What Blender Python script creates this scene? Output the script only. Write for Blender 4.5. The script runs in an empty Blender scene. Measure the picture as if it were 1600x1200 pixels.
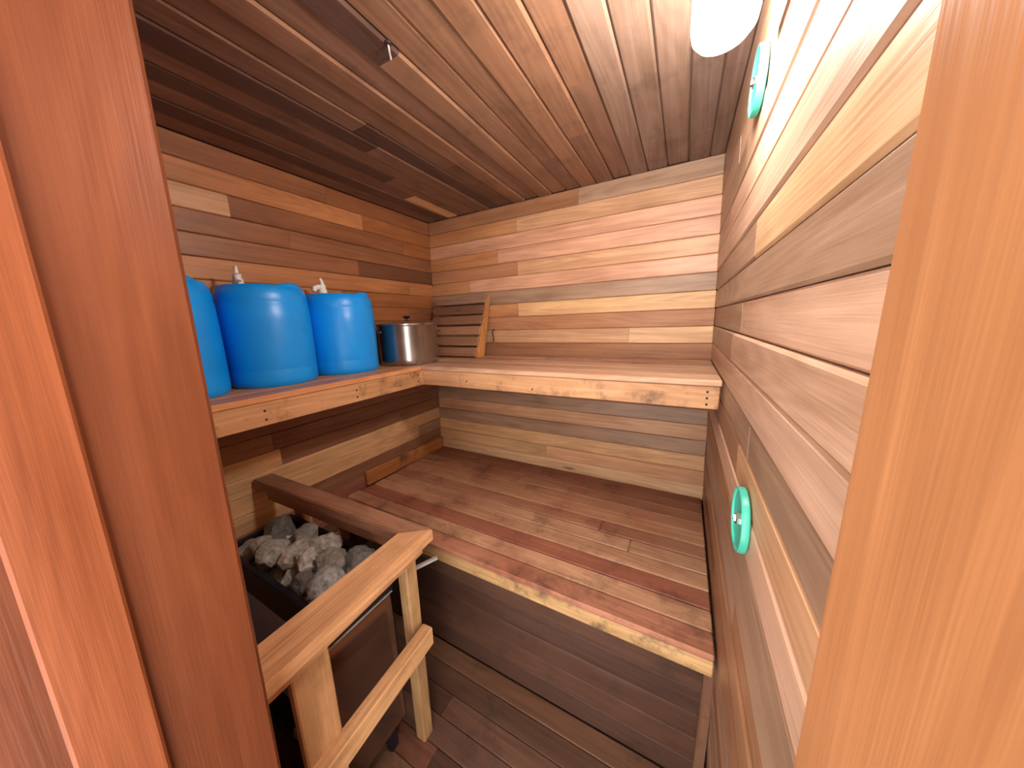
import bpy, bmesh, math, random
from mathutils import Vector, Matrix, noise

scene = bpy.context.scene
col = scene.collection
random.seed(7)

# ------------------------------------------------------------------ camera
CAM = Vector((1.4257, -1.5575, 1.3737))
r_ = Vector((0.87897297, 0.47571469, -0.03319724))
u_ = Vector((-0.06424866, 0.18711618, 0.98023449))
f_ = Vector((-0.47252368, 0.85946674, -0.19503409))
cam_data = bpy.data.cameras.new('camera')
cam = bpy.data.objects.new('camera', cam_data)
col.objects.link(cam)
m = Matrix.Identity(4)
for i in range(3):
    m[i][0], m[i][1], m[i][2], m[i][3] = r_[i], u_[i], -f_[i], CAM[i]
cam.matrix_world = m
cam_data.sensor_width = 36.0
cam_data.sensor_fit = 'HORIZONTAL'
cam_data.lens = 487.5 / 1600 * 36.0
cam_data.clip_start = 0.005
scene.camera = cam

# ------------------------------------------------------------------ world and exposure
world = bpy.data.worlds.new('world')
scene.world = world
world.use_nodes = True
bg = world.node_tree.nodes['Background']
bg.inputs['Color'].default_value = (1.0, 0.93, 0.87, 1)
bg.inputs['Strength'].default_value = 3.6
scene.view_settings.view_transform = 'Standard'
scene.view_settings.look = 'None'
scene.view_settings.gamma = 1.0
scene.view_settings.use_curve_mapping = False
scene.view_settings.exposure = 0.85
LAMP_STRENGTH = 102.0

# ------------------------------------------------------------------ room dimensions
W, H, H1, H2 = 1.5452, 1.98, 0.547, 1.188
D1, D2, D3, DR = 0.786, 0.504, 0.374, 0.725
YF = -1.43                         # inner face of the front wall with the doorway
AL, AR, AB = 0.015, -0.0208, 0.0144
PITCH = 0.0723


def LX(z): return AL * (z - 0.85)
def RX(z): return W + AR * (z - 0.85)
def BY(z): return AB * (z - 0.85)


def srgb(c):
    return tuple(((v / 255) / 12.92 if v / 255 <= 0.04045 else ((v / 255 + 0.055) / 1.055) ** 2.4) for v in c)


TINT = {
    'a': (204, 160, 122), 'b': (192, 138, 94), 'c': (160, 116, 84), 'd': (122, 88, 68),
    'g': (164, 134, 110), 'p': (206, 158, 128), 'r': (152, 102, 80), 'y': (212, 172, 126),
    'f': (84, 58, 47), 'm': (178, 128, 92), 'h': (122, 100, 88), 'w': (222, 184, 142),
    'o': (160, 104, 62), 'q': (144, 96, 64), 'k': (110, 72, 50), 's': (182, 124, 80),
    'x': (198, 162, 136), 'z': (176, 144, 120), 'v': (140, 100, 76),
}


def tint(k, v=0.05):
    c = srgb(TINT[k]) if isinstance(k, str) else srgb(k)
    s = 1 + random.uniform(-v, v)
    h = random.uniform(-v, v) * 0.4
    return (c[0] * s * (1 + h), c[1] * s, c[2] * s * (1 - h), 1)


# ------------------------------------------------------------------ materials
class NT:
    def __init__(self, name):
        self.mat = bpy.data.materials.new(name)
        self.mat.use_nodes = True
        self.t = self.mat.node_tree
        self.bsdf = self.t.nodes['Principled BSDF']

    def n(self, kind, **kw):
        node = self.t.nodes.new(kind)
        for k, v in kw.items():
            setattr(node, k, v)
        return node

    def link(self, a, b):
        self.t.links.new(a, b)

    def math(self, op, a, b=None, clamp=False):
        nd = self.n('ShaderNodeMath', operation=op, use_clamp=clamp)
        for i, v in enumerate((a, b)):
            if v is None:
                continue
            if isinstance(v, (int, float)):
                nd.inputs[i].default_value = v
            else:
                self.link(v, nd.inputs[i])
        return nd.outputs[0]

    def ramp(self, fac, lo, hi):
        nd = self.n('ShaderNodeMapRange', clamp=True)
        self.link(fac, nd.inputs[0])
        nd.inputs[1].default_value = lo
        nd.inputs[2].default_value = hi
        return nd.outputs[0]

    def mix(self, fac, a, b, blend='MIX'):
        nd = self.n('ShaderNodeMix', data_type='RGBA', blend_type=blend)
        for i, v in ((0, fac), (6, a), (7, b)):
            if isinstance(v, (int, float)):
                nd.inputs[i].default_value = v
            elif isinstance(v, tuple):
                nd.inputs[i].default_value = v
            else:
                self.link(v, nd.inputs[i])
        return nd.outputs[2]


def wood_material(name, rough=0.5, grain=1.0, knots=True, stain=None, dark_stain=0.0, spec=0.35):
    b = NT(name)
    tc = b.n('ShaderNodeTexCoord')
    oi = b.n('ShaderNodeObjectInfo')
    off = b.n('ShaderNodeVectorMath', operation='SCALE')
    comb = b.n('ShaderNodeCombineXYZ')
    b.link(oi.outputs['Random'], comb.inputs[0])
    r2 = b.math('FRACT', b.math('MULTIPLY', oi.outputs['Random'], 17.31))
    b.link(r2, comb.inputs[1])
    b.link(b.math('FRACT', b.math('MULTIPLY', oi.outputs['Random'], 91.7)), comb.inputs[2])
    b.link(comb.outputs[0], off.inputs[0])
    off.inputs['Scale'].default_value = 23.0
    add = b.n('ShaderNodeVectorMath', operation='ADD')
    b.link(tc.outputs['Object'], add.inputs[0])
    b.link(off.outputs[0], add.inputs[1])
    P = add.outputs[0]

    def scaled(sx, sy, sz):
        mp = b.n('ShaderNodeMapping')
        mp.inputs['Scale'].default_value = (sx, sy, sz)
        b.link(P, mp.inputs['Vector'])
        return mp.outputs[0]

    def nz(vec, scale=1.0, detail=3.0, rg=0.55):
        nd = b.n('ShaderNodeTexNoise')
        nd.inputs['Scale'].default_value = scale
        nd.inputs['Detail'].default_value = detail
        nd.inputs['Roughness'].default_value = rg
        b.link(vec, nd.inputs['Vector'])
        return nd.outputs['Fac']

    broad = nz(scaled(1.3, 9, 9), 1.0, 2.0)
    rings = b.math('SINE', b.math('MULTIPLY', nz(scaled(0.9, 11, 11), 1.0, 1.0), 95.0))
    fibre = nz(scaled(7, 300, 300), 1.0, 2.0)
    streak = nz(scaled(1.6, 48, 48), 1.0, 5.0, 0.65)
    blotch = nz(scaled(4, 10, 10), 1.0, 5.0, 0.6)
    base = oi.outputs['Color']
    val = b.math('ADD', 0.62, b.math('MULTIPLY', b.math('SUBTRACT', broad, 0.5), 0.9 * grain))
    val = b.math('ADD', val, b.math('MULTIPLY', rings, 0.085 * grain))
    val = b.math('ADD', val, b.math('MULTIPLY', b.math('SUBTRACT', fibre, 0.5), 0.35 * grain))
    val = b.math('ADD', val, b.math('MULTIPLY', b.math('SUBTRACT', streak, 0.5), 1.0 * grain))
    val = b.math('ADD', val, b.math('MULTIPLY', b.math('SUBTRACT', blotch, 0.5), 0.75 * grain), True)
    darker = b.mix(1.0, base, (0.50, 0.40, 0.32, 1), 'MULTIPLY')
    lighter = b.mix(1.0, base, (1.28, 1.30, 1.34, 1), 'MULTIPLY')
    c = b.mix(val, darker, lighter)
    if knots:
        vo = b.n('ShaderNodeTexVoronoi')
        vo.inputs['Scale'].default_value = 1.0
        b.link(scaled(2.3, 9, 9), vo.inputs['Vector'])
        sep = b.n('ShaderNodeSeparateColor')
        b.link(vo.outputs['Color'], sep.inputs[0])
        pick = b.math('GREATER_THAN', sep.outputs[0], 0.80)
        sz = b.math('ADD', 0.02, b.math('MULTIPLY', sep.outputs[1], 0.06))
        near = b.math('SUBTRACT', 1.0, b.ramp(b.math('DIVIDE', vo.outputs['Distance'], sz), 0.5, 1.5))
        c = b.mix(b.math('MULTIPLY', b.math('MULTIPLY', pick, near), 0.8), c, (0.055, 0.028, 0.016, 1))
    geo = b.n('ShaderNodeNewGeometry')
    if stain:
        n1 = b.n('ShaderNodeTexNoise')
        n1.inputs['Scale'].default_value = 3.4
        n1.inputs['Detail'].default_value = 6.0
        n1.inputs['Roughness'].default_value = 0.62
        b.link(geo.outputs['Position'], n1.inputs['Vector'])
        fac = b.math('MULTIPLY', b.ramp(n1.outputs['Fac'], 0.48, 0.62), 0.42)
        c = b.mix(fac, c, stain)
    if dark_stain > 0:
        n2 = b.n('ShaderNodeTexNoise')
        n2.inputs['Scale'].default_value = 7.0
        n2.inputs['Detail'].default_value = 5.0
        n2.inputs['Roughness'].default_value = 0.7
        b.link(geo.outputs['Position'], n2.inputs['Vector'])
        fac = b.math('MULTIPLY', b.ramp(n2.outputs['Fac'], 0.53, 0.68), dark_stain)
        c = b.mix(fac, c, (0.035, 0.022, 0.016, 1))
    b.link(c, b.bsdf.inputs['Base Color'])
    rr = b.math('ADD', rough - 0.1, b.math('MULTIPLY', streak, 0.22))
    b.link(rr, b.bsdf.inputs['Roughness'])
    b.bsdf.inputs['Specular IOR Level'].default_value = spec
    bp = b.n('ShaderNodeBump')
    bp.inputs['Strength'].default_value = 0.25
    bp.inputs['Distance'].default_value = 0.002
    b.link(b.math('ADD', b.math('MULTIPLY', fibre, 0.5), b.math('ADD', streak, blotch)), bp.inputs['Height'])
    b.link(bp.outputs[0], b.bsdf.inputs['Normal'])
    return b.mat


def plain(name, color, rough=0.5, metal=0.0, spec=0.5, var=0.0, scale=20.0, bump=0.0, emit=None):
    b = NT(name)
    c = srgb(color) + (1,)
    if var > 0 or bump > 0:
        tc = b.n('ShaderNodeTexCoord')
        nd = b.n('ShaderNodeTexNoise')
        nd.inputs['Scale'].default_value = scale
        nd.inputs['Detail'].default_value = 5.0
        b.link(tc.outputs['Object'], nd.inputs['Vector'])
        lo = tuple(v * (1 - var) for v in c[:3]) + (1,)
        hi = tuple(min(1, v * (1 + var)) for v in c[:3]) + (1,)
        b.link(b.mix(b.ramp(nd.outputs['Fac'], 0.3, 0.7), lo, hi), b.bsdf.inputs['Base Color'])
        if bump > 0:
            bp = b.n('ShaderNodeBump')
            bp.inputs['Strength'].default_value = bump
            bp.inputs['Distance'].default_value = 0.003
            b.link(nd.outputs['Fac'], bp.inputs['Height'])
            b.link(bp.outputs[0], b.bsdf.inputs['Normal'])
    else:
        b.bsdf.inputs['Base Color'].default_value = c
    b.bsdf.inputs['Roughness'].default_value = rough
    b.bsdf.inputs['Metallic'].default_value = metal
    b.bsdf.inputs['Specular IOR Level'].default_value = spec
    if emit:
        b.bsdf.inputs['Emission Color'].default_value = emit[0]
        b.bsdf.inputs['Emission Strength'].default_value = emit[1]
    return b.mat


WOOD = wood_material('cedar_boards', 0.44, spec=0.42)
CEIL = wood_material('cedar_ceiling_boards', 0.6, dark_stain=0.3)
BENCH = wood_material('worn_bench_boards', 0.55, stain=srgb((146, 78, 62)) + (1,), dark_stain=0.5)
FLOORW = wood_material('dark_floor_boards', 0.62, dark_stain=0.5)
FASCIA = wood_material('stained_fascia', 0.5, dark_stain=0.75)
RAILW = wood_material('guard_timber', 0.5, grain=1.1, dark_stain=0.25)
JAMB = wood_material('red_jamb_timber', 0.42, knots=False, grain=0.8)
BACKING = plain('backing_timber', (62, 40, 28), 0.9)
BLUE = plain('blue_plastic', (6, 152, 252), 0.36, spec=0.5, var=0.06, scale=9)
WHITE = plain('white_plastic', (235, 235, 235), 0.4)
STEEL = plain('steel', (176, 174, 172), 0.24, metal=1.0, var=0.12, scale=14)
BLACK = plain('black_plastic', (16, 15, 15), 0.4)
IRON = plain('black_enamel', (24, 24, 32), 0.38, var=0.2, scale=12)
GREYMETAL = plain('grey_metal', (160, 182, 232), 0.35, metal=0.0, var=0.12, scale=8)
BROWNMETAL = plain('brown_metal', (120, 92, 78), 0.14, metal=0.7, var=0.1, scale=18)
PALEMETAL = plain('pale_metal', (205, 205, 205), 0.4, metal=0.4)
TEAL = plain('teal_plastic', (72, 196, 172), 0.34, var=0.05, scale=30)
CHROME = plain('chrome', (220, 220, 220), 0.15, metal=1.0)
SCREW = plain('dark_screw', (44, 28, 22), 0.6)
GLASS_LIT = plain('lit_diffuser', (255, 255, 255), 0.4, emit=((1.0, 0.93, 0.85, 1), LAMP_STRENGTH))


def stone_material():
    b = NT('sauna_stone')
    tc = b.n('ShaderNodeTexCoord')
    oi = b.n('ShaderNodeObjectInfo')
    n1 = b.n('ShaderNodeTexNoise')
    n1.inputs['Scale'].default_value = 26
    n1.inputs['Detail'].default_value = 8
    n1.inputs['Roughness'].default_value = 0.7
    b.link(tc.outputs['Object'], n1.inputs['Vector'])
    n2 = b.n('ShaderNodeTexNoise')
    n2.inputs['Scale'].default_value = 120
    n2.inputs['Detail'].default_value = 4
    b.link(tc.outputs['Object'], n2.inputs['Vector'])
    f = b.math('ADD', b.math('MULTIPLY', n1.outputs['Fac'], 0.7), b.math('MULTIPLY', n2.outputs['Fac'], 0.3))
    dk = b.mix(1.0, oi.outputs['Color'], (0.45, 0.45, 0.47, 1), 'MULTIPLY')
    lt = b.mix(1.0, oi.outputs['Color'], (1.5, 1.5, 1.5, 1), 'MULTIPLY')
    b.link(b.mix(b.ramp(f, 0.36, 0.64), dk, lt), b.bsdf.inputs['Base Color'])
    b.bsdf.inputs['Roughness'].default_value = 0.7
    bp = b.n('ShaderNodeBump')
    bp.inputs['Strength'].default_value = 0.6
    bp.inputs['Distance'].default_value = 0.004
    b.link(f, bp.inputs['Height'])
    b.link(bp.outputs[0], b.bsdf.inputs['Normal'])
    return b.mat


STONE = stone_material()

# ------------------------------------------------------------------ object helpers
MW = {}


def finish(o, M, parent):
    MW[o.name] = M
    if parent is not None:
        o.parent = parent
        o.matrix_parent_inverse = MW[parent.name].inverted()
    o.matrix_basis = M
    return o


def props(o, label=None, cat=None, group=None, kind=None):
    for k, v in (('label', label), ('category', cat), ('group', group), ('kind', kind)):
        if v:
            o[k] = v
    return o


def empty(name, loc, label=None, cat=None, group=None, kind=None):
    o = bpy.data.objects.new(name, None)
    o.empty_display_size = 0.05
    col.objects.link(o)
    finish(o, Matrix.Translation(Vector(loc)), None)
    return props(o, label, cat, group, kind)


def frame(X, Y, loc):
    X = Vector(X).normalized()
    Z = X.cross(Vector(Y)).normalized()
    Y = Z.cross(X)
    M = Matrix.Identity(4)
    for i in range(3):
        M[i][0], M[i][1], M[i][2], M[i][3] = X[i], Y[i], Z[i], loc[i]
    return M


def mesh_obj(name, verts, faces, mat, parent=None, M=None, color=None, smooth=False, world_verts=True):
    M = M or Matrix.Identity(4)
    if world_verts:
        inv = M.inverted()
        verts = [inv @ Vector(v) for v in verts]
    me = bpy.data.meshes.new(name)
    me.from_pydata([tuple(v) for v in verts], [], faces)
    me.update()
    bm = bmesh.new()
    bm.from_mesh(me)
    bmesh.ops.recalc_face_normals(bm, faces=bm.faces)
    bm.to_mesh(me)
    bm.free()
    if smooth:
        for p in me.polygons:
            p.use_smooth = True
        try:
            me.set_sharp_from_angle(angle=math.radians(38))
        except Exception:
            pass
    me.materials.append(mat)
    o = bpy.data.objects.new(name, me)
    col.objects.link(o)
    if color:
        o.color = color
    return finish(o, M, parent)


def timber(name, parent, p0, p1, side, w, t, mat=None, color=None, ch=0.003, jag=0.0):
    """Sawn timber from p0 to p1; `side` is the width direction, w its width, t its thickness; chamfered edges."""
    p0, p1 = Vector(p0), Vector(p1)
    X = p1 - p0
    L = X.length
    M = frame(X, side, (p0 + p1) / 2)
    a, b_ = w / 2, t / 2
    c = min(ch, a * 0.4, b_ * 0.4)
    sec = [(-a + c, -b_), (a - c, -b_), (a, -b_ + c), (a, b_ - c), (a - c, b_), (-a + c, b_), (-a, b_ - c), (-a, -b_ + c)]
    n = len(sec)
    xs = [-L / 2, -L / 2 + c, L / 2 - c, L / 2]
    vs, fs = [], []
    for k, x in enumerate(xs):
        s = 1.0 if k in (1, 2) else (1 - c / max(a, 0.001))
        s2 = 1.0 if k in (1, 2) else (1 - c / max(b_, 0.001))
        for (y, z) in sec:
            vs.append((x, y * s, z * s2))
    for k in range(3):
        for i in range(n):
            j = (i + 1) % n
            fs.append((k * n + i, k * n + j, (k + 1) * n + j, (k + 1) * n + i))
    fs.append(tuple(range(n))[::-1])
    fs.append(tuple(range(3 * n, 4 * n)))
    return mesh_obj(name, vs, fs, mat or WOOD, parent, M, color, world_verts=False)


def board_on(surface, parent, u0, u1, v0, v1, color, mat=None, thick=0.012, ch=0.003, gap=0.0006, proud=0.0, name='board'):
    """One tongue-and-groove board; surface(u, v, d) -> world point, d metres out of the wall."""
    sec = [(v0 + gap, -thick), (v0 + gap, -ch), (v0 + gap + ch, 0), (v1 - gap - ch, 0), (v1 - gap, -ch), (v1 - gap, -thick)]
    e = 0.0005
    vs, fs = [], []
    for u in (u0 + e, u1 - e):
        for (v, d) in sec:
            vs.append(surface(u, v, d + proud))
    n = 6
    for i in range(n):
        j = (i + 1) % n
        fs.append((i, j, n + j, n + i))
    fs.append(tuple(range(n))[::-1])
    fs.append(tuple(range(n, 2 * n)))
    c = surface((u0 + u1) / 2, (v0 + v1) / 2, 0)
    X = surface(u1, (v0 + v1) / 2, 0) - surface(u0, (v0 + v1) / 2, 0)
    Y = surface((u0 + u1) / 2, v1, 0) - surface((u0 + u1) / 2, v0, 0)
    return mesh_obj(name, vs, fs, mat or WOOD, parent, frame(X, Y, c), color)


def lathe(profile, seg=48):
    vs, fs = [], []
    n = len(profile)
    for k in range(seg):
        a = 2 * math.pi * k / seg
        for (r, z) in profile:
            vs.append((r * math.cos(a), r * math.sin(a), z))
    for k in range(seg):
        k2 = (k + 1) % seg
        for i in range(n - 1):
            fs.append((k * n + i, k2 * n + i, k2 * n + i + 1, k * n + i + 1))
    if profile[0][0] > 0:
        fs.append(tuple(k * n for k in range(seg))[::-1])
    if profile[-1][0] > 0:
        fs.append(tuple(k * n + n - 1 for k in range(seg)))
    return vs, fs


def lathe_obj(name, profile, mat, parent, M, seg=48, smooth=True):
    prof = [(max(r, 0.0004), z) for r, z in profile]
    vs, fs = lathe(prof, seg)
    return mesh_obj(name, vs, fs, mat, parent, M, smooth=smooth, world_verts=False)


def tube_obj(name, pts, rad, mat, parent, M=None, seg=10, world_verts=True):
    pts = [Vector(p) for p in pts]
    vs, fs = [], []
    up = Vector((0.13, 0.31, 0.94)).normalized()
    for i, p in enumerate(pts):
        d = (pts[min(i + 1, len(pts) - 1)] - pts[max(i - 1, 0)]).normalized()
        a = d.cross(up).normalized()
        b = d.cross(a)
        for k in range(seg):
            t = 2 * math.pi * k / seg
            rr = rad[i] if isinstance(rad, (list, tuple)) else rad
            vs.append(p + (a * math.cos(t) + b * math.sin(t)) * rr)
    for i in range(len(pts) - 1):
        for k in range(seg):
            k2 = (k + 1) % seg
            fs.append((i * seg + k, i * seg + k2, (i + 1) * seg + k2, (i + 1) * seg + k))
    fs.append(tuple(range(seg)))
    fs.append(tuple(range((len(pts) - 1) * seg, len(pts) * seg))[::-1])
    return mesh_obj(name, vs, fs, mat, parent, M, smooth=True, world_verts=world_verts)


def box8(c, name, mat, parent=None, M=None, color=None):
    """c: 8 corners, bottom ring then top ring."""
    fs = [(0, 3, 2, 1), (4, 5, 6, 7), (0, 1, 5, 4), (1, 2, 6, 5), (2, 3, 7, 6), (3, 0, 4, 7)]
    return mesh_obj(name, c, fs, mat, parent, M, color)


def boxr(name, lo, hi, mat, parent=None, color=None, bev=0.0):
    M = Matrix.Translation((Vector(lo) + Vector(hi)) / 2)
    (x0, y0, z0), (x1, y1, z1) = lo, hi
    o = box8([(x0, y0, z0), (x1, y0, z0), (x1, y1, z0), (x0, y1, z0), (x0, y0, z1), (x1, y0, z1), (x1, y1, z1), (x0, y1, z1)], name, mat, parent, M, color)
    if bev > 0:
        bm = bmesh.new()
        bm.from_mesh(o.data)
        bmesh.ops.bevel(bm, geom=bm.edges[:], offset=bev, segments=2, affect='EDGES')
        bm.to_mesh(o.data)
        bm.free()
    return o


# ------------------------------------------------------------------ room shell
BK = 0.0125     # boards are this thick, backing starts behind


def shell(name, corners_in, out, th=0.05):
    o = Vector(out)
    a = [Vector(c) + o * BK for c in corners_in]
    b = [Vector(c) + o * (BK + th) for c in corners_in]
    ob = box8(a + b, name, BACKING)
    ob['kind'] = 'structure'
    return ob


E0 = 0.06
wall_back = shell('wall_back', [(-E0, BY(0), 0), (W + E0, BY(0), 0), (W + E0, BY(H), H + E0), (-E0, BY(H), H + E0)], (0, 1, 0))
wall_left = shell('wall_left', [(LX(0), YF - 0.1, 0), (LX(0), E0, 0), (LX(H), E0, H + E0), (LX(H), YF - 0.1, H + E0)], (-1, 0, 0))
wall_right = shell('wall_right', [(RX(0), YF - 0.3, 0), (RX(0), E0, 0), (RX(H), E0, H + E0), (RX(H), YF - 0.3, H + E0)], (1, 0, 0))
ceiling = shell('ceiling', [(-E0, YF - 0.1, H), (W + E0, YF - 0.1, H), (W + E0, E0, H), (-E0, E0, H)], (0, 0, 1))
floor = shell('floor', [(-E0, -1.9, 0), (W + E0, -1.9, 0), (W + E0, E0, 0), (-E0, E0, 0)], (0, 0, -1))


def S_back(u, v, d): return Vector((u, BY(v) - d, v))
def S_left(u, v, d): return Vector((LX(v) + d, u, v))
def S_right(u, v, d): return Vector((RX(v) - d, u, v))
def S_ceil(u, v, d): return Vector((v, u, H - d))
def S_floor(u, v, d): return Vector((u, v, d))


def lay(surface, parent, rows, lo, hi, spec, mat, proud, jitter=0.05, ch=0.003):
    """rows: list of (v0, v1); spec[k]: list of (u_end, tint) from lo to hi."""
    for k, (v0, v1) in enumerate(rows):
        segs = spec(k)
        u = lo(v0, v1)
        end = hi(v0, v1)
        pr = random.uniform(-proud, proud)
        for (ue, tn) in segs:
            ue = end if ue is None else min(ue, end)
            if ue - u < 0.01:
                continue
            board_on(surface, parent, u, ue, v0, v1, tint(tn, jitter), mat, ch=ch, proud=pr + random.uniform(-0.0004, 0.0004))
            u = ue


ROWS = []
k = 0
while H - PITCH * k > 0.002:
    ROWS.append((max(0.002, H - PITCH * (k + 1)), H - PITCH * k))
    k += 1

back_spec = {
    0: [(0.95, 'c'), (None, 'g')], 1: [(0.62, 'b'), (None, 'a')], 2: [(None, 'p')], 3: [(0.5, 'b'), (None, 'p')],
    4: [(0.62, 'm'), (None, 'a')], 5: [(0.3, 'b'), (None, 'p')], 6: [(None, 'g')], 7: [(0.62, 'b'), (None, 'y')],
    8: [(None, 'm')], 9: [(1.2, 'a'), (None, 'w')], 10: [(None, 'c')], 11: [(None, 'm')], 12: [(None, 'a')],
    13: [(None, 'b')], 14: [(None, 'g')], 15: [(None, 'a')], 16: [(None, 'g')],
    17: [(None, 'y')], 18: [(0.78, 'y'), (None, 'a')], 19: [(None, 'w')],
}
lay(S_back, wall_back, ROWS, lambda a, b: LX((a + b) / 2), lambda a, b: RX((a + b) / 2),
    lambda k: back_spec.get(k, [(None, 'd')]), WOOD, 0.0012)

left_spec = {
    0: [(-0.62, 'q'), (None, 'q')], 1: [(-0.45, 's'), (None, 'o')], 2: [(-0.98, 'a'), (-0.2, 'q'), (None, 'o')],
    3: [(-0.8, 'q'), (None, 'q')], 4: [(-0.5, 'q'), (None, 'k')], 5: [(-0.18, 's'), (None, 's')], 6: [(-0.6, 's'), (None, 'o')],
    7: [(-0.2, 'o'), (None, 'q')], 8: [(-0.5, 'q'), (None, 'o')], 9: [(-0.7, 's'), (None, 'q')], 10: [(None, 'q')],
    11: [(-0.5, 'c'), (None, 'm')], 12: [(-0.52, 'v'), (None, 'm')], 13: [(None, 'v')], 14: [(-0.98, 'c'), (None, 'v')],
    15: [(-0.96, 'y'), (None, 'v')], 16: [(None, 'y')], 17: [(-0.2, 'y'), (None, 'g')], 18: [(-0.95, 'y'), (None, 'v')],
    19: [(-0.6, 'r'), (None, 'v')], 20: [(None, 'r')],
}
lay(S_left, wall_left, ROWS, lambda a, b: YF, lambda a, b: BY((a + b) / 2) - 0.0,
    lambda k: left_spec.get(k, [(random.uniform(-1.2, -0.4), random.choice('dcr')), (None, random.choice('dcr'))]), WOOD, 0.0008)

random.seed(21)
right_spec = {
    0: [(-0.75, 'a'), (None, 'g')], 1: [(-0.93, 'b'), (None, 'g')], 2: [(-0.98, 'b'), (-0.45, 'x'), (None, 'z')], 3: [(-0.6, 'x'), (None, 'g')],
    4: [(-0.35, 'x'), (None, 'z')], 5: [(None, 'x')], 6: [(-0.8, 'w'), (None, 'g')], 7: [(None, 'g')], 8: [(-0.7, 'x'), (None, 'g')],
    9: [(-0.62, 'x'), (None, 'g')], 10: [(None, 'x')], 11: [(-0.9, 'g'), (None, 'g')], 12: [(-0.8, 'a'), (None, 'c')],
    13: [(None, 'x')], 14: [(-0.75, 'g'), (None, 'c')], 15: [(None, 'g')], 16: [(-0.9, 'c'), (None, 'z')],
    17: [(None, 'c')], 18: [(-0.6, 'c'), (None, 'd')],
}
lay(S_right, wall_right, ROWS, lambda a, b: YF - 0.0, lambda a, b: BY((a + b) / 2),
    lambda k: right_spec.get(k, [(random.uniform(-1.0, -0.3), random.choice('ccdg')), (None, random.choice('cdm'))]), WOOD, 0.0024, ch=0.0042)

random.seed(5)
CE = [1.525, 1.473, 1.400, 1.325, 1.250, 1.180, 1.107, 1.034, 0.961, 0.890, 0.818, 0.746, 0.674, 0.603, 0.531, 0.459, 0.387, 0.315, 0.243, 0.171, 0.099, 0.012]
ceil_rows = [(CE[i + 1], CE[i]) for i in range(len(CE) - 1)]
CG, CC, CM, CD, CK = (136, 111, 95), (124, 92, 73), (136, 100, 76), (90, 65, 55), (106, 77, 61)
ceil_cols = ['h', 'h', CG, CG, CG, CM, CC, CM, CC, CM, CC, CC, CM, CC, CC, CK, CC, CC, CD, CC, CC, CD]  # right-hand boards tinted greyer, painting in the glare around the lamp
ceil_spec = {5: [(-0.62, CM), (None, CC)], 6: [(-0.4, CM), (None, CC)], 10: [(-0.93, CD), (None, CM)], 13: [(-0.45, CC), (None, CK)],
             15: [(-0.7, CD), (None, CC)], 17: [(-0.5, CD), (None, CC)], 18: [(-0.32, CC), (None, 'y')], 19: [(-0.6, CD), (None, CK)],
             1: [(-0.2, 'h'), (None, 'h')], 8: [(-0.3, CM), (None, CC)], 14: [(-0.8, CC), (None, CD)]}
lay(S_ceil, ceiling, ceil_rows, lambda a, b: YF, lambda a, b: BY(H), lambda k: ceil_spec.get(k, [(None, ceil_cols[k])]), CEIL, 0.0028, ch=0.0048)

# riser under the lower bench: horizontal dark boards
RT = H1 - 0.024
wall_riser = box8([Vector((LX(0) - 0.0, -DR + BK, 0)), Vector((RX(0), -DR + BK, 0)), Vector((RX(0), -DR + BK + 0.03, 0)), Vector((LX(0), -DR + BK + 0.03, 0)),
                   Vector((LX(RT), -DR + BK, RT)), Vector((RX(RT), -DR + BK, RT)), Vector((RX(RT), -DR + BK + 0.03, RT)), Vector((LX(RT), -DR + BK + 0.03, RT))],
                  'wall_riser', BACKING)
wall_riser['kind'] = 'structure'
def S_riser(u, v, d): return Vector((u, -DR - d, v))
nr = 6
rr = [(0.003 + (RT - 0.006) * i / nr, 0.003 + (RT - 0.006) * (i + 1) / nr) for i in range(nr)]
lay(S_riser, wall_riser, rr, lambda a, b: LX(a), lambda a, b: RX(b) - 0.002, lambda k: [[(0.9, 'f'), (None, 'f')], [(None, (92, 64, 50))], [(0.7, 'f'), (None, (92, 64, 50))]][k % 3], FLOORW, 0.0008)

crn = timber('trim_5', None, (RX(0.25) - 0.016, -DR - 0.012, 0.002), (RX(0.25) - 0.013, -DR - 0.012, RT - 0.05), (0, 1, 0), 0.02, 0.026, FLOORW, tint('d'), ch=0.002)
crn['kind'] = 'structure'
# floor boards run along the bench
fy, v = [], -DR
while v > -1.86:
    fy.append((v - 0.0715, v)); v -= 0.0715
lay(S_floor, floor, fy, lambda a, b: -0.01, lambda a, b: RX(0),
    lambda k: [[(None, (112, 80, 60))], [(None, (98, 70, 54))], [(0.75, 'f'), (None, (104, 74, 58))], [(None, (98, 70, 56))], [(0.8, (116, 76, 60)), (None, 'f')]][k % 5], FLOORW, 0.0008)

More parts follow.
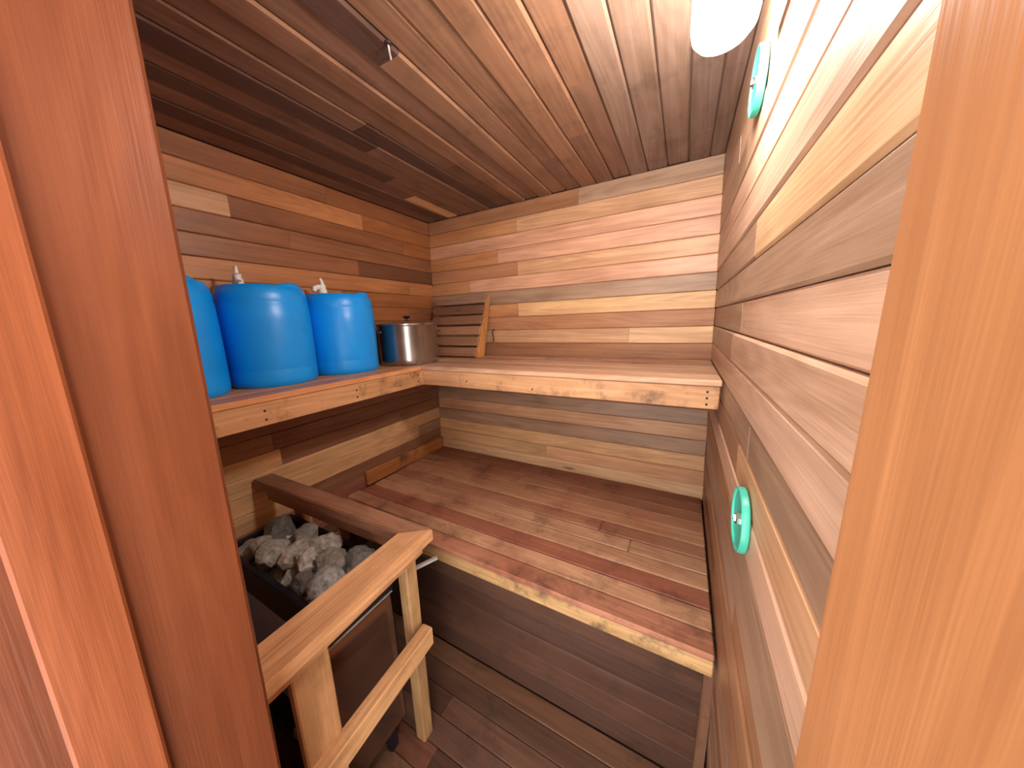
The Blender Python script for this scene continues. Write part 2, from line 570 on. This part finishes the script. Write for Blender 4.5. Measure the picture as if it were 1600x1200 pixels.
# front wall with the doorway the picture is taken from
JX = 0.965
def JY(z): return -1.4226 + 0.025 * (z - 1.229)
wf = mesh_obj('wall_front', [(-0.06, YF, 0), (JX - 0.03, YF, 0), (JX - 0.03, YF, 1.86), (W - 0.07 + 0.03, YF, 1.86), (W - 0.04, YF, 0), (W + 0.06, YF, 0), (W + 0.06, YF, H), (-0.06, YF, H)]
              + [(-0.06, YF - 0.12, 0), (JX - 0.03, YF - 0.12, 0), (JX - 0.03, YF - 0.12, 1.86), (W - 0.04, YF - 0.12, 1.86), (W - 0.04, YF - 0.12, 0), (W + 0.06, YF - 0.12, 0), (W + 0.06, YF - 0.12, H), (-0.06, YF - 0.12, H)],
              [(0, 1, 2, 7), (2, 3, 6, 7), (3, 4, 5, 6), (8, 9, 10, 15), (10, 11, 14, 15), (11, 12, 13, 14),
               (0, 1, 9, 8), (1, 2, 10, 9), (2, 3, 11, 10), (3, 4, 12, 11), (4, 5, 13, 12), (5, 6, 14, 13), (6, 7, 15, 14), (7, 0, 8, 15)], WOOD, color=tint('m'))
wf['kind'] = 'structure'
jl = timber('trim_1', None, (JX - 0.0145, JY(0) - 0.14, 0.001), (JX - 0.0145, JY(1.85) - 0.14, 1.85), (0, 1, 0), 0.28, 0.029, JAMB, tint((101, 53, 28)), ch=0.004)
jl['kind'] = 'structure'
props(jl, 'reddish stained door jamb standing in front of the stove')
js = timber('door_stop', jl, (JX + 0.004, JY(0.001) - 0.115, 0.001), (JX + 0.004, JY(1.85) - 0.115, 1.85), (0, 1, 0), 0.05, 0.012, JAMB, tint((122, 66, 36)), ch=0.003)
jr = timber('trim_2', None, (1.472 + 0.0145, YF - 0.066, 0.001), (1.472 + 0.0145, YF - 0.066, 1.85), (0, 1, 0), 0.135, 0.027, JAMB, tint((166, 114, 74)), ch=0.004)
jr['kind'] = 'structure'
jh = timber('trim_3', None, (JX + 0.002, YF - 0.066, 1.845), (1.47, YF - 0.066, 1.845), (0, 1, 0), 0.13, 0.026, JAMB, tint((190, 120, 70)), ch=0.004)
jh['kind'] = 'structure'

# ------------------------------------------------------------------ lower bench
random.seed(11)
lb = empty('lower_bench', (W / 2, -D1 / 2, 0.0), 'wide low cedar bench of worn reddish boards filling the room floor to wall', 'bench')
NB = 11
BW = D1 / NB
lcols = [(146, 102, 80), (154, 108, 84), (158, 114, 86), (168, 122, 92), (178, 134, 102), (166, 120, 92), (190, 148, 116), (194, 152, 120), (166, 108, 86), (192, 150, 118), (178, 124, 98)]
joints = {2: 0.7, 5: 1.18, 6: 1.3, 9: 0.6}
for i in range(NB):
    y1 = -0.003 - BW * i
    y0 = -0.003 - BW * (i + 1) + 0.0032
    z = H1 - 0.011 + random.uniform(-0.0006, 0.0006)
    segs = [(LX(H1) + 0.022 if y1 > -0.62 else LX(H1) + 0.003, RX(H1) - 0.006)]
    if i in joints:
        segs = [(segs[0][0], joints[i] - 0.0007), (joints[i] + 0.0007, segs[0][1])]
    for (xa, xb) in segs:
        timber('board', lb, (xa, (y0 + y1) / 2, z), (xb, (y0 + y1) / 2, z), (0, 1, 0), y1 - y0 - 0.0008, 0.022, BENCH, tint(lcols[i], 0.04), ch=0.0035)
nos = timber('nosing', lb, (LX(H1) + 0.003, -D1 + 0.013, H1 - 0.0455), (RX(H1) - 0.006, -D1 + 0.013, H1 - 0.0455), (0, 0, 1), 0.046, 0.022, FASCIA, tint((204, 166, 116)), ch=0.003)

# ledger board along the left wall, standing on the bench
tr = timber('trim_4', None, (LX(H1) + 0.0115, -0.606, H1 + 0.043), (LX(H1) + 0.0115, -0.002, H1 + 0.032), (0, 0, 1), 0.078, 0.020, FASCIA, tint((182, 124, 76)), ch=0.004)
tr['kind'] = 'structure'

# ------------------------------------------------------------------ upper benches


def screws(parent, pts, n):
    for p in pts:
        M = frame(Vector((0, 0, 1)).cross(Vector(n)), (0, 0, 1), p)
        lathe_obj('screw_head', [(0.0, 0.0014), (0.003, 0.0012), (0.0036, 0.0), (0.0036, -0.002)], SCREW, parent, M, 10)


ub = empty('upper_bench', (W / 2, -D2 / 2, H2 - 0.09), 'high cedar bench along the back wall with a stained front board', 'bench')
NU = 5
x_end = RX(H2) - 0.004
ucol = [(188, 150, 124), (180, 144, 120), (192, 154, 126), (184, 148, 122), (200, 162, 132)]
for i in range(NU):
    w = (D2 - 0.006) / NU
    y1 = -0.004 - w * i
    timber('board', ub, (LX(H2) + 0.003, y1 - w / 2, H2 - 0.0095), (x_end, y1 - w / 2, H2 - 0.0095), (0, 1, 0), w - 0.003, 0.019, BENCH if i < 2 else WOOD, tint(ucol[i], 0.03), ch=0.003)
FZ0, FZ1 = H2 - 0.088, H2 - 0.0195
fa = timber('fascia', ub, (D3 - 0.0015, -D2 + 0.018, (FZ0 + FZ1) / 2), (x_end - 0.004, -D2 + 0.018, (FZ0 + FZ1) / 2), (0, 0, 1), FZ1 - FZ0, 0.022, FASCIA, tint((198, 150, 108)), ch=0.002)
screws(ub, [(x_end - 0.035, -D2 + 0.0065, z) for z in (FZ0 + 0.014, FZ0 + 0.033, FZ0 + 0.052)] + [(0.93, -D2 + 0.0065, FZ0 + 0.018), (0.62, -D2 + 0.0065, FZ0 + 0.03)], (0, -1, 0))

sb = empty('side_bench', (D3 / 2, -1.0, H2 - 0.09), 'narrow high cedar shelf bench on the left wall carrying blue drums', 'bench')
for i in range(4):
    w = (D3 - 0.006) / 4
    x0 = LX(H2) + 0.004 + w * i
    timber('board', sb, (x0 + w / 2, YF + 0.004, H2 - 0.0095), (x0 + w / 2, -D2 - 0.001, H2 - 0.0095), (1, 0, 0), w - 0.003, 0.019, WOOD, tint((196, 138, 92), 0.04), ch=0.003)
timber('fascia', sb, (D3 - 0.013, YF + 0.004, (FZ0 + FZ1) / 2), (D3 - 0.013, -D2 + 0.029, (FZ0 + FZ1) / 2), (0, 0, 1), FZ1 - FZ0, 0.022, FASCIA, tint((192, 146, 104)), ch=0.002)
screws(sb, [(D3 - 0.0015, y, z) for y in (-1.135, -0.84) for z in (FZ0 + 0.018, FZ0 + 0.044)] + [(D3 - 0.0015, -0.53, FZ0 + 0.02), (D3 - 0.0015, -0.53, FZ0 + 0.048)], (1, 0, 0))

# ------------------------------------------------------------------ blue drums


def drum(loc, rot, R, Ht, label, tap_turn):
    d = empty('blue_drum', loc, label, 'drum', 'blue plastic drums on the side bench')
    T = Matrix.Translation(Vector(loc)) @ Matrix.Rotation(rot, 4, 'Z')
    prof = [(0.0, 0.004), (R * 0.90, 0.004), (R * 0.94, 0.0), (R * 0.975, 0.006), (R * 0.985, 0.02), (R * 0.99, 0.052), (R * 0.986, 0.055), (R * 0.991, 0.058),
            (R, Ht * 0.4), (R * 1.0, Ht * 0.66), (R * 0.992, Ht - 0.062), (R * 0.978, Ht - 0.058), (R * 0.985, Ht - 0.052), (R * 0.975, Ht - 0.032),
            (R * 0.94, Ht - 0.012), (R * 0.885, Ht - 0.002), (R * 0.82, Ht), (R * 0.76, Ht - 0.004), (R * 0.72, Ht - 0.016), (0.0, Ht - 0.018)]
    lathe_obj('body', prof, BLUE, d, T, 64)
    # handle hump moulded into the rim
    for a in (0.0, math.pi):
        pts, rad = [], []
        for i in range(9):
            t = (i - 4) / 4
            aa = a + t * 0.5
            pts.append(T @ Vector((R * 0.82 * math.cos(aa), R * 0.82 * math.sin(aa), Ht - 0.006 + 0.005 * (1 - t * t))))
            rad.append(0.006 + 0.006 * (1 - t * t))
        tube_obj('rim_grip', pts, rad, BLUE, d, T, 12)
    # white tap on the near bung
    B = T @ Matrix.Translation((-R * 0.15, -R * 0.50, Ht - 0.018)) @ Matrix.Rotation(tap_turn, 4, 'Z') @ Matrix.Scale(1.08, 4)
    tap = lathe_obj('tap', [(0.019, 0.0), (0.019, 0.012), (0.015, 0.014), (0.013, 0.034), (0.0105, 0.036), (0.0105, 0.05), (0.0, 0.051)], WHITE, d, B, 24)
    tube_obj('spout', [B @ Vector((0.006, 0, 0.040)), B @ Vector((-0.014, 0, 0.042)), B @ Vector((-0.026, 0, 0.037)), B @ Vector((-0.031, 0, 0.026))], [0.009, 0.0095, 0.009, 0.008], WHITE, tap, B, 14)
    tube_obj('tap_lever', [B @ Vector((0.0, 0, 0.046)), B @ Vector((0.001, 0, 0.058)), B @ Vector((-0.004, 0, 0.072))], [0.007, 0.006, 0.0045], WHITE, tap, B, 10)
    lathe_obj('bung', [(0.017, 0.0), (0.017, 0.013), (0.014, 0.017), (0.0, 0.017)], WHITE, d, T @ Matrix.Translation((R * 0.28, R * 0.42, Ht - 0.018)), 20)
    return d


drum((0.140, -0.714, H2 + 0.0005), 0.55, 0.133, 0.318, 'blue plastic drum standing next to the steel pot', 0.9)
drum((0.140, -0.985, H2 + 0.0005), 0.50, 0.131, 0.330, 'blue plastic drum, second one away from the steel pot', 2.3)
drum((0.140, -1.255, H2 + 0.0005), 0.30, 0.131, 0.330, 'blue plastic drum farthest from the steel pot, nearest the doorway', 1.4)

# ------------------------------------------------------------------ stock pot
PL = Vector((0.216, -0.417, H2 + 0.0005))
pot = empty('stock_pot', PL, 'large lidded stainless steel stock pot beside slatted backrest', 'pot')
R = 0.143
PT = Matrix.Translation(PL) @ Matrix.Rotation(0.5, 4, 'Z')
lathe_obj('body', [(0.0, 0.001), (R * 0.93, 0.001), (R * 0.965, 0.004), (R * 0.985, 0.013), (R * 0.99, 0.03), (R * 0.99, 0.182), (R * 1.005, 0.186), (R * 1.03, 0.187), (R * 1.03, 0.190), (R * 0.99, 0.190)], STEEL, pot, PT, 72)
lid = lathe_obj('lid', [(R * 1.0, 0.1905), (R * 1.035, 0.1905), (R * 1.035, 0.1935), (R * 0.97, 0.195), (R * 0.8, 0.203), (R * 0.4, 0.209), (0.0, 0.211)], STEEL, pot, PT, 72)
lathe_obj('knob', [(0.007, 0.210), (0.006, 0.217), (0.013, 0.221), (0.017, 0.226), (0.014, 0.231), (0.0, 0.232)], BLACK, lid, PT, 24)
for a in (0.62, 0.62 + math.pi):
    pts = []
    for i in range(9):
        t = (i - 4) / 4
        ang = a + t * 0.27
        rad_ = R * 0.985 + 0.021 * (1 - t ** 4)
        pts.append(PT @ Vector((rad_ * math.cos(ang), rad_ * math.sin(ang), 0.158 - 0.004 * (1 - t * t))))
    tube_obj('handle', pts, 0.0042, STEEL, pot, PT, 10)

# ------------------------------------------------------------------ slatted backrest in the corner
BX0, BX1 = 0.085, 0.455
by0, by1, bz0, bz1 = -0.172, -0.030, H2 + 0.001, 1.535
br = empty('slatted_backrest', ((BX0 + BX1) / 2, -0.08, H2), 'slatted cedar backrest leaning in the corner behind the pot', 'backrest')
bdir = Vector((0, by1 - by0, bz1 - bz0)).normalized()
bn = Vector((0, -bdir.z, bdir.y))
for xx in (BX0 + 0.006, BX1 - 0.024):
    q = [(xx, by0 + 0.012, bz0), (xx + 0.022, by0 + 0.012, bz0), (xx + 0.022, by0 + 0.072, bz0), (xx, by0 + 0.072, bz0),
         (xx, by1 + 0.012, bz1 - 0.01), (xx + 0.022, by1 + 0.012, bz1 - 0.01), (xx + 0.022, -0.006, bz1 - 0.01), (xx, -0.006, bz1 - 0.01)]
    mm = frame((0, 0, 1), (0, 1, 0), (xx, -0.06, (bz0 + bz1) / 2))
    box8([Vector(p) for p in q], 'side_bracket', WOOD, br, mm, tint((206, 148, 88)))
Ls = Vector((0, by1 - by0, bz1 - bz0)).length
scol = [(150, 110, 86), (154, 116, 88), (158, 120, 90), (136, 100, 78), (130, 94, 76), (150, 120, 102)]
for i in range(6):
    t0 = (i + 0.5) / 6 * Ls
    c = Vector((0, by0, bz0)) + bdir * t0 + bn * 0.0
    timber('slat', br, (BX0 - 0.0 + c.x, c.y, c.z), (BX1 - 0.012 + c.x, c.y, c.z), bdir, Ls / 6 - 0.012, 0.015, WOOD, tint(scol[i], 0.04), ch=0.002)

# small black hook on the back wall beside the backrest, and a wire hook on the ceiling
hk = tube_obj('wall_hook', [(0.462, BY(1.33) + 0.004, 1.332), (0.462, -0.010, 1.331), (0.462, -0.017, 1.322), (0.465, -0.014, 1.298), (0.470, -0.018, 1.272), (0.474, -0.026, 1.268)], 0.0032, BLACK, None, frame((1, 0, 0), (0, 1, 0), (0.462, 0, 1.33)), 10)
props(hk, 'small black bent hook on the back wall beside the slatted backrest', 'hook')
ch_ = empty('ceiling_hook', (0.805, -0.945, H), 'small wire hook screwed into the dark ceiling boards', 'hook')
tube_obj('wire', [(0.818, -0.962, H + 0.002), (0.816, -0.958, H - 0.012), (0.808, -0.948, H - 0.018), (0.800, -0.940, H - 0.012), (0.797, -0.936, H - 0.003)], 0.0022, PALEMETAL, ch_, Matrix.Translation((0.805, -0.945, H)), 8)
lathe_obj('plate', [(0.0, -0.0035), (0.007, -0.003), (0.008, 0.0)], SCREW, ch_, Matrix.Translation((0.818, -0.962, H - 0.0005)), 16)

# ------------------------------------------------------------------ wall lamp
LP = Vector((1.4485, -0.936, 1.757))
lamp = empty('wall_lamp', LP, 'glowing white jar lamp high on the right wall', 'lamp')
LT = Matrix.Translation(LP)
boxr('wall_plate', (1.5135, -1.030, 1.789), (RX(1.85) - 0.003, -0.842, 1.950), WHITE, lamp, bev=0.003)
lathe_obj('cap', [(0.0, 0.175), (0.020, 0.175), (0.024, 0.168), (0.040, 0.160), (0.045, 0.150), (0.045, 0.128), (0.0, 0.128)], WHITE, lamp, LT, 48)
tube_obj('arm', [LP + Vector((0.0, 0, 0.160)), LP + Vector((0.03, 0, 0.165)), LP + Vector((0.066, 0, 0.160))], 0.013, WHITE, lamp, LT, 14)
lathe_obj('diffuser', [(0.0, 0.0), (0.020, 0.001), (0.032, 0.006), (0.0395, 0.015), (0.042, 0.028), (0.0425, 0.1275), (0.0, 0.1275)], GLASS_LIT, lamp, LT, 48)

# ------------------------------------------------------------------ teal vent covers on the right wall


def vent(y, z, r, t, label):
    x = RX(z) - 0.0022
    v = empty('vent_cover', (x, y, z), label, 'vent cover', 'teal vent covers on the right wall')
    M = frame((0, 0, 1), (0, 1, 0), (x, y, z))
    if M.col[2].x > 0:
        M = frame((0, 1, 0), (0, 0, 1), (x, y, z))
    if M.col[2].x > 0:
        M = frame((0, -1, 0), (0, 0, 1), (x, y, z))
    lathe_obj('disc', [(0.0, 0.0), (r * 0.96, 0.0), (r, t * 0.15), (r, t * 0.8), (r * 0.975, t), (r * 0.93, t), (r * 0.90, t * 0.7), (r * 0.55, t * 0.5), (0.0, t * 0.45)], TEAL, v, M, 64)
    lathe_obj('bolt', [(0.011, t * 0.4), (0.011, t * 1.0), (0.009, t * 1.1), (0.006, t * 1.1), (0.0055, t * 1.35), (0.0, t * 1.4)], CHROME, v, M, 6, smooth=False)


vent(-0.742, 1.793, 0.053, 0.013, 'upper teal round plastic vent cover on the right wall near the lamp')
vent(-0.945, 1.024, 0.055, 0.012, 'lower teal round plastic vent cover on the right wall near the bench')

# ------------------------------------------------------------------ sauna stove
HX0, HX1, HYB, HYF, HZ = 0.180, 0.712, -1.037, -1.247, 0.700
st = empty('sauna_stove', ((HX0 + HX1) / 2, (HYB + HYF) / 2, 0.0), 'black and grey sauna stove box filled with stones inside the timber guard', 'stove')
# rim: square tube frame
t = 0.018
def bx(name, lo, hi, mat, parent=st, bev=0.002): return boxr(name, lo, hi, mat, parent, bev=bev)
bx('rim', (HX0, HYB - t, HZ - 0.095), (HX1, HYB, HZ), IRON)
bx('rim', (HX0, HYF, HZ - 0.095), (HX1, HYF + t, HZ), IRON)
bx('rim', (HX0, HYF + t + 0.0005, HZ - 0.095), (HX0 + t, HYB - t - 0.0005, HZ), IRON)
bx('rim', (HX1 - t, HYF + t + 0.0005, HZ - 0.095), (HX1, HYB - t - 0.0005, HZ), IRON)
bx('stone_tray', (HX0 + t + 0.001, HYF + t + 0.001, HZ - 0.17), (HX1 - t - 0.001, HYB - t - 0.001, HZ - 0.136), BLACK)
bx('front_panel', (HX0 + 0.004, HYF + 0.004, 0.27), (HX1 - 0.008, HYF + 0.010, HZ - 0.096), GREYMETAL)
bx('back_panel', (HX0 + 0.004, HYB - 0.010, 0.12), (HX1 - 0.008, HYB - 0.004, HZ - 0.096), IRON)
bx('side_panel', (HX0 + 0.004, HYF + 0.011, 0.12), (HX0 + 0.010, HYB - 0.011, HZ - 0.096), IRON)
bx('side_panel', (HX1 - 0.010, HYF + 0.0105, 0.13), (HX1 - 0.003, HYB - 0.0105, HZ - 0.098), BROWNMETAL)
bx('edge_strip', (HX1 - 0.009, HYF + 0.0, HZ - 0.1035), (HX1 - 0.0015, HYB, HZ - 0.0985), PALEMETAL, bev=0.0005)
bx('control_box', (HX0 + 0.004, HYF - 0.0, 0.12), (HX1 - 0.03, HYF + 0.010, 0.268), BLACK)
kn = lathe_obj('control_knob', [(0.020, 0.0), (0.019, 0.014), (0.015, 0.017), (0.0, 0.017)], PALEMETAL, st, frame((1, 0, 0), (0, 0, 1), (0.50, HYF - 0.0005, 0.20)), 24)
for (lx, ly) in ((HX0 + 0.03, HYF + 0.04), (HX1 - 0.05, HYF + 0.04), (HX0 + 0.03, HYB - 0.04), (HX1 - 0.05, HYB - 0.04)):
    bx('leg', (lx - 0.014, ly - 0.014, 0.001), (lx + 0.014, ly + 0.014, 0.135), IRON)
# thin pale metal lip sticking out behind the guard post
timber('drip_lip', st, (0.708, -0.968, 0.606), (0.746, -0.886, 0.606), (1, -0.46, 0), 0.012, 0.008, PALEMETAL, None, ch=0.0005)
boxr('heat_shield', (0.46, HYB - 0.006, HZ - 0.104), (0.716, -0.900, HZ - 0.0985), BLACK, st)

# ------------------------------------------------------------------ stones
def make_stone(seed, rx, ry, rz):
    bm = bmesh.new()
    bmesh.ops.create_icosphere(bm, subdivisions=3, radius=1.0)
    rnd = random.Random(seed)
    planes = []
    for _ in range(9):
        n = Vector((rnd.gauss(0, 1), rnd.gauss(0, 1), rnd.gauss(0, 1))).normalized()
        planes.append((n, rnd.uniform(0.46, 0.78)))
    o = Vector((rnd.uniform(0, 50), rnd.uniform(0, 50), rnd.uniform(0, 50)))
    for v in bm.verts:
        p = v.co.copy()
        for n, d in planes:
            e = p.dot(n) - d
            if e > 0:
                p -= n * e * 0.92
        p *= 1 + 0.16 * noise.noise(p * 2.4 + o) + 0.08 * noise.noise(p * 6 + o)
        v.co = Vector((p.x * rx, p.y * ry, p.z * rz))
    me = bpy.data.meshes.new('sauna_stone')
    bm.to_mesh(me)
    bm.free()
    me.materials.append(STONE)
    return me


rs = random.Random(3)
SC = [(146, 144, 140), (128, 122, 112), (152, 148, 138), (98, 94, 90), (136, 126, 112), (160, 158, 154)]
ix0, ix1 = HX0 + t + 0.003, HX1 - t - 0.003
iy0, iy1 = HYF + t + 0.003, HYB - t - 0.003
zfl = HZ - 0.135
# let round grains settle in the box: gravity, walls and pairwise push, then each grain becomes one stone
balls = [[0.262, -1.108, HZ + 0.012, 0.050]]
for q in range(36):
    r = rs.uniform(0.030, 0.044)
    balls.append([rs.uniform(ix0 + r, ix1 - r), rs.uniform(iy0 + r, iy1 - r), zfl + r + 0.008 * q, r])
for it in range(420):
    for k_, b_ in enumerate(balls):
        if k_:
            b_[2] -= 0.0016 if it < 330 else 0.0002
    for _ in range(2):
        for a_ in range(len(balls)):
            A = balls[a_]
            for c_ in range(a_ + 1, len(balls)):
                B = balls[c_]
                dx, dy, dz = A[0] - B[0], A[1] - B[1], A[2] - B[2]
                m_ = A[3] + B[3]
                d2 = dx * dx + dy * dy + dz * dz
                if d2 < m_ * m_:
                    d_ = math.sqrt(d2) + 1e-6
                    k2 = (m_ - d_) / d_ * 0.5
                    A[0] += dx * k2; A[1] += dy * k2; A[2] += dz * k2
                    B[0] -= dx * k2; B[1] -= dy * k2; B[2] -= dz * k2
        balls[0][:3] = [0.262, -1.116, HZ + 0.010]
        for A in balls:
            r = A[3]
            A[0] = min(max(A[0], ix0 + r), ix1 - r)
            A[1] = min(max(A[1], iy0 + r), iy1 - r)
            A[2] = min(max(A[2], zfl + r), HZ + 0.042 - r * 0.8)
placed = [tuple(b_) for b_ in balls]
for i, (x, y, z, r) in enumerate(placed):
    me = make_stone(100 + i, r * rs.uniform(1.16, 1.36), r * rs.uniform(1.12, 1.26), r * rs.uniform(1.08, 1.22))
    o = bpy.data.objects.new('sauna_stone', me)
    col.objects.link(o)
    ci = 3 if i == 0 else rs.randrange(6)
    o.color = tint(SC[ci], 0.12)
    M = Matrix.Translation((x, y, z)) @ Matrix.Rotation(rs.uniform(0, 6.28), 4, 'Z') @ Matrix.Rotation(rs.uniform(-0.5, 0.5), 4, 'X')
    finish(o, M, None)
    if i == 0:
        lab = 'largest stone of the stove, dark grey, at the left wall end of the heap'
    else:
        lab = 'rough grey heater stone lying in the stove box among others'
    props(o, lab, 'stone', 'stones heaped in the stove')

# ------------------------------------------------------------------ timber guard round the stove
random.seed(31)
GZ = 0.815
gd = empty('stove_guard', (0.80, -1.2, 0.0), 'pale timber guard rail fence around the stone-filled stove', 'guard rail')
tt = 0.036
# back top rail (mitred into the side rail)
def slab(name, quad, z0, z1, mat, color, X):
    c = [Vector((x, y, z0)) for x, y in quad] + [Vector((x, y, z1)) for x, y in quad]
    mid = sum(c, Vector()) / 8
    o = box8(c, name, mat, gd, frame(X, Vector((0, 0, 1)).cross(Vector(X)), mid), color)
    bm = bmesh.new()
    bm.from_mesh(o.data)
    bmesh.ops.bevel(bm, geom=bm.edges[:], offset=0.003, segments=2, affect='EDGES')
    bm.to_mesh(o.data)
    bm.free()
    return o


tip, inn = (0.844, -0.988), (0.768, -1.045)
slab('top_rail', [(0.014, -1.073), inn, tip, (0.022, -1.008)], GZ - tt, GZ, RAILW, tint((160, 116, 90)), (1, 0.03, 0))
slab('top_rail', [inn, (0.782, YF + 0.002), (0.870, YF + 0.002), (tip[0] - 0.0, tip[1])], GZ - tt, GZ - 0.0005, RAILW, tint((206, 158, 114)), (0.04, -1, 0))
AZ0, AZ1 = GZ - tt - 0.046, GZ - tt - 0.001
timber('apron', gd, (0.06, -1.040, (AZ0 + AZ1) / 2), (0.765, -1.014, (AZ0 + AZ1) / 2), (0, 0, 1), AZ1 - AZ0, 0.032, RAILW, tint((150, 102, 70)), ch=0.003)
timber('apron', gd, (0.796, -1.002, (AZ0 + AZ1) / 2), (0.820, YF + 0.003, (AZ0 + AZ1) / 2), (0, 0, 1), AZ1 - AZ0, 0.034, RAILW, tint((200, 152, 106)), ch=0.004)
timber('post', gd, (0.735, -1.004, 0.001), (0.754, -1.016, AZ0), (1, 0, 0), 0.040, 0.042, RAILW, tint((186, 150, 106)), ch=0.005)
timber('post', gd, (0.206, -1.0115, 0.001), (0.206, -1.0115, AZ0), (1, 0, 0), 0.062, 0.03, RAILW, tint((186, 140, 100)), ch=0.004)
timber('post', gd, (0.790, -1.316, 0.001), (0.798, -1.316, AZ0), (0, 1, 0), 0.074, 0.024, RAILW, tint((196, 150, 104)), ch=0.003)
timber('lower_rail', gd, (0.797, -0.998, 0.446), (0.827, YF + 0.003, 0.452), (0, 0, 1), 0.058, 0.036, RAILW, tint((204, 160, 114)), ch=0.003)
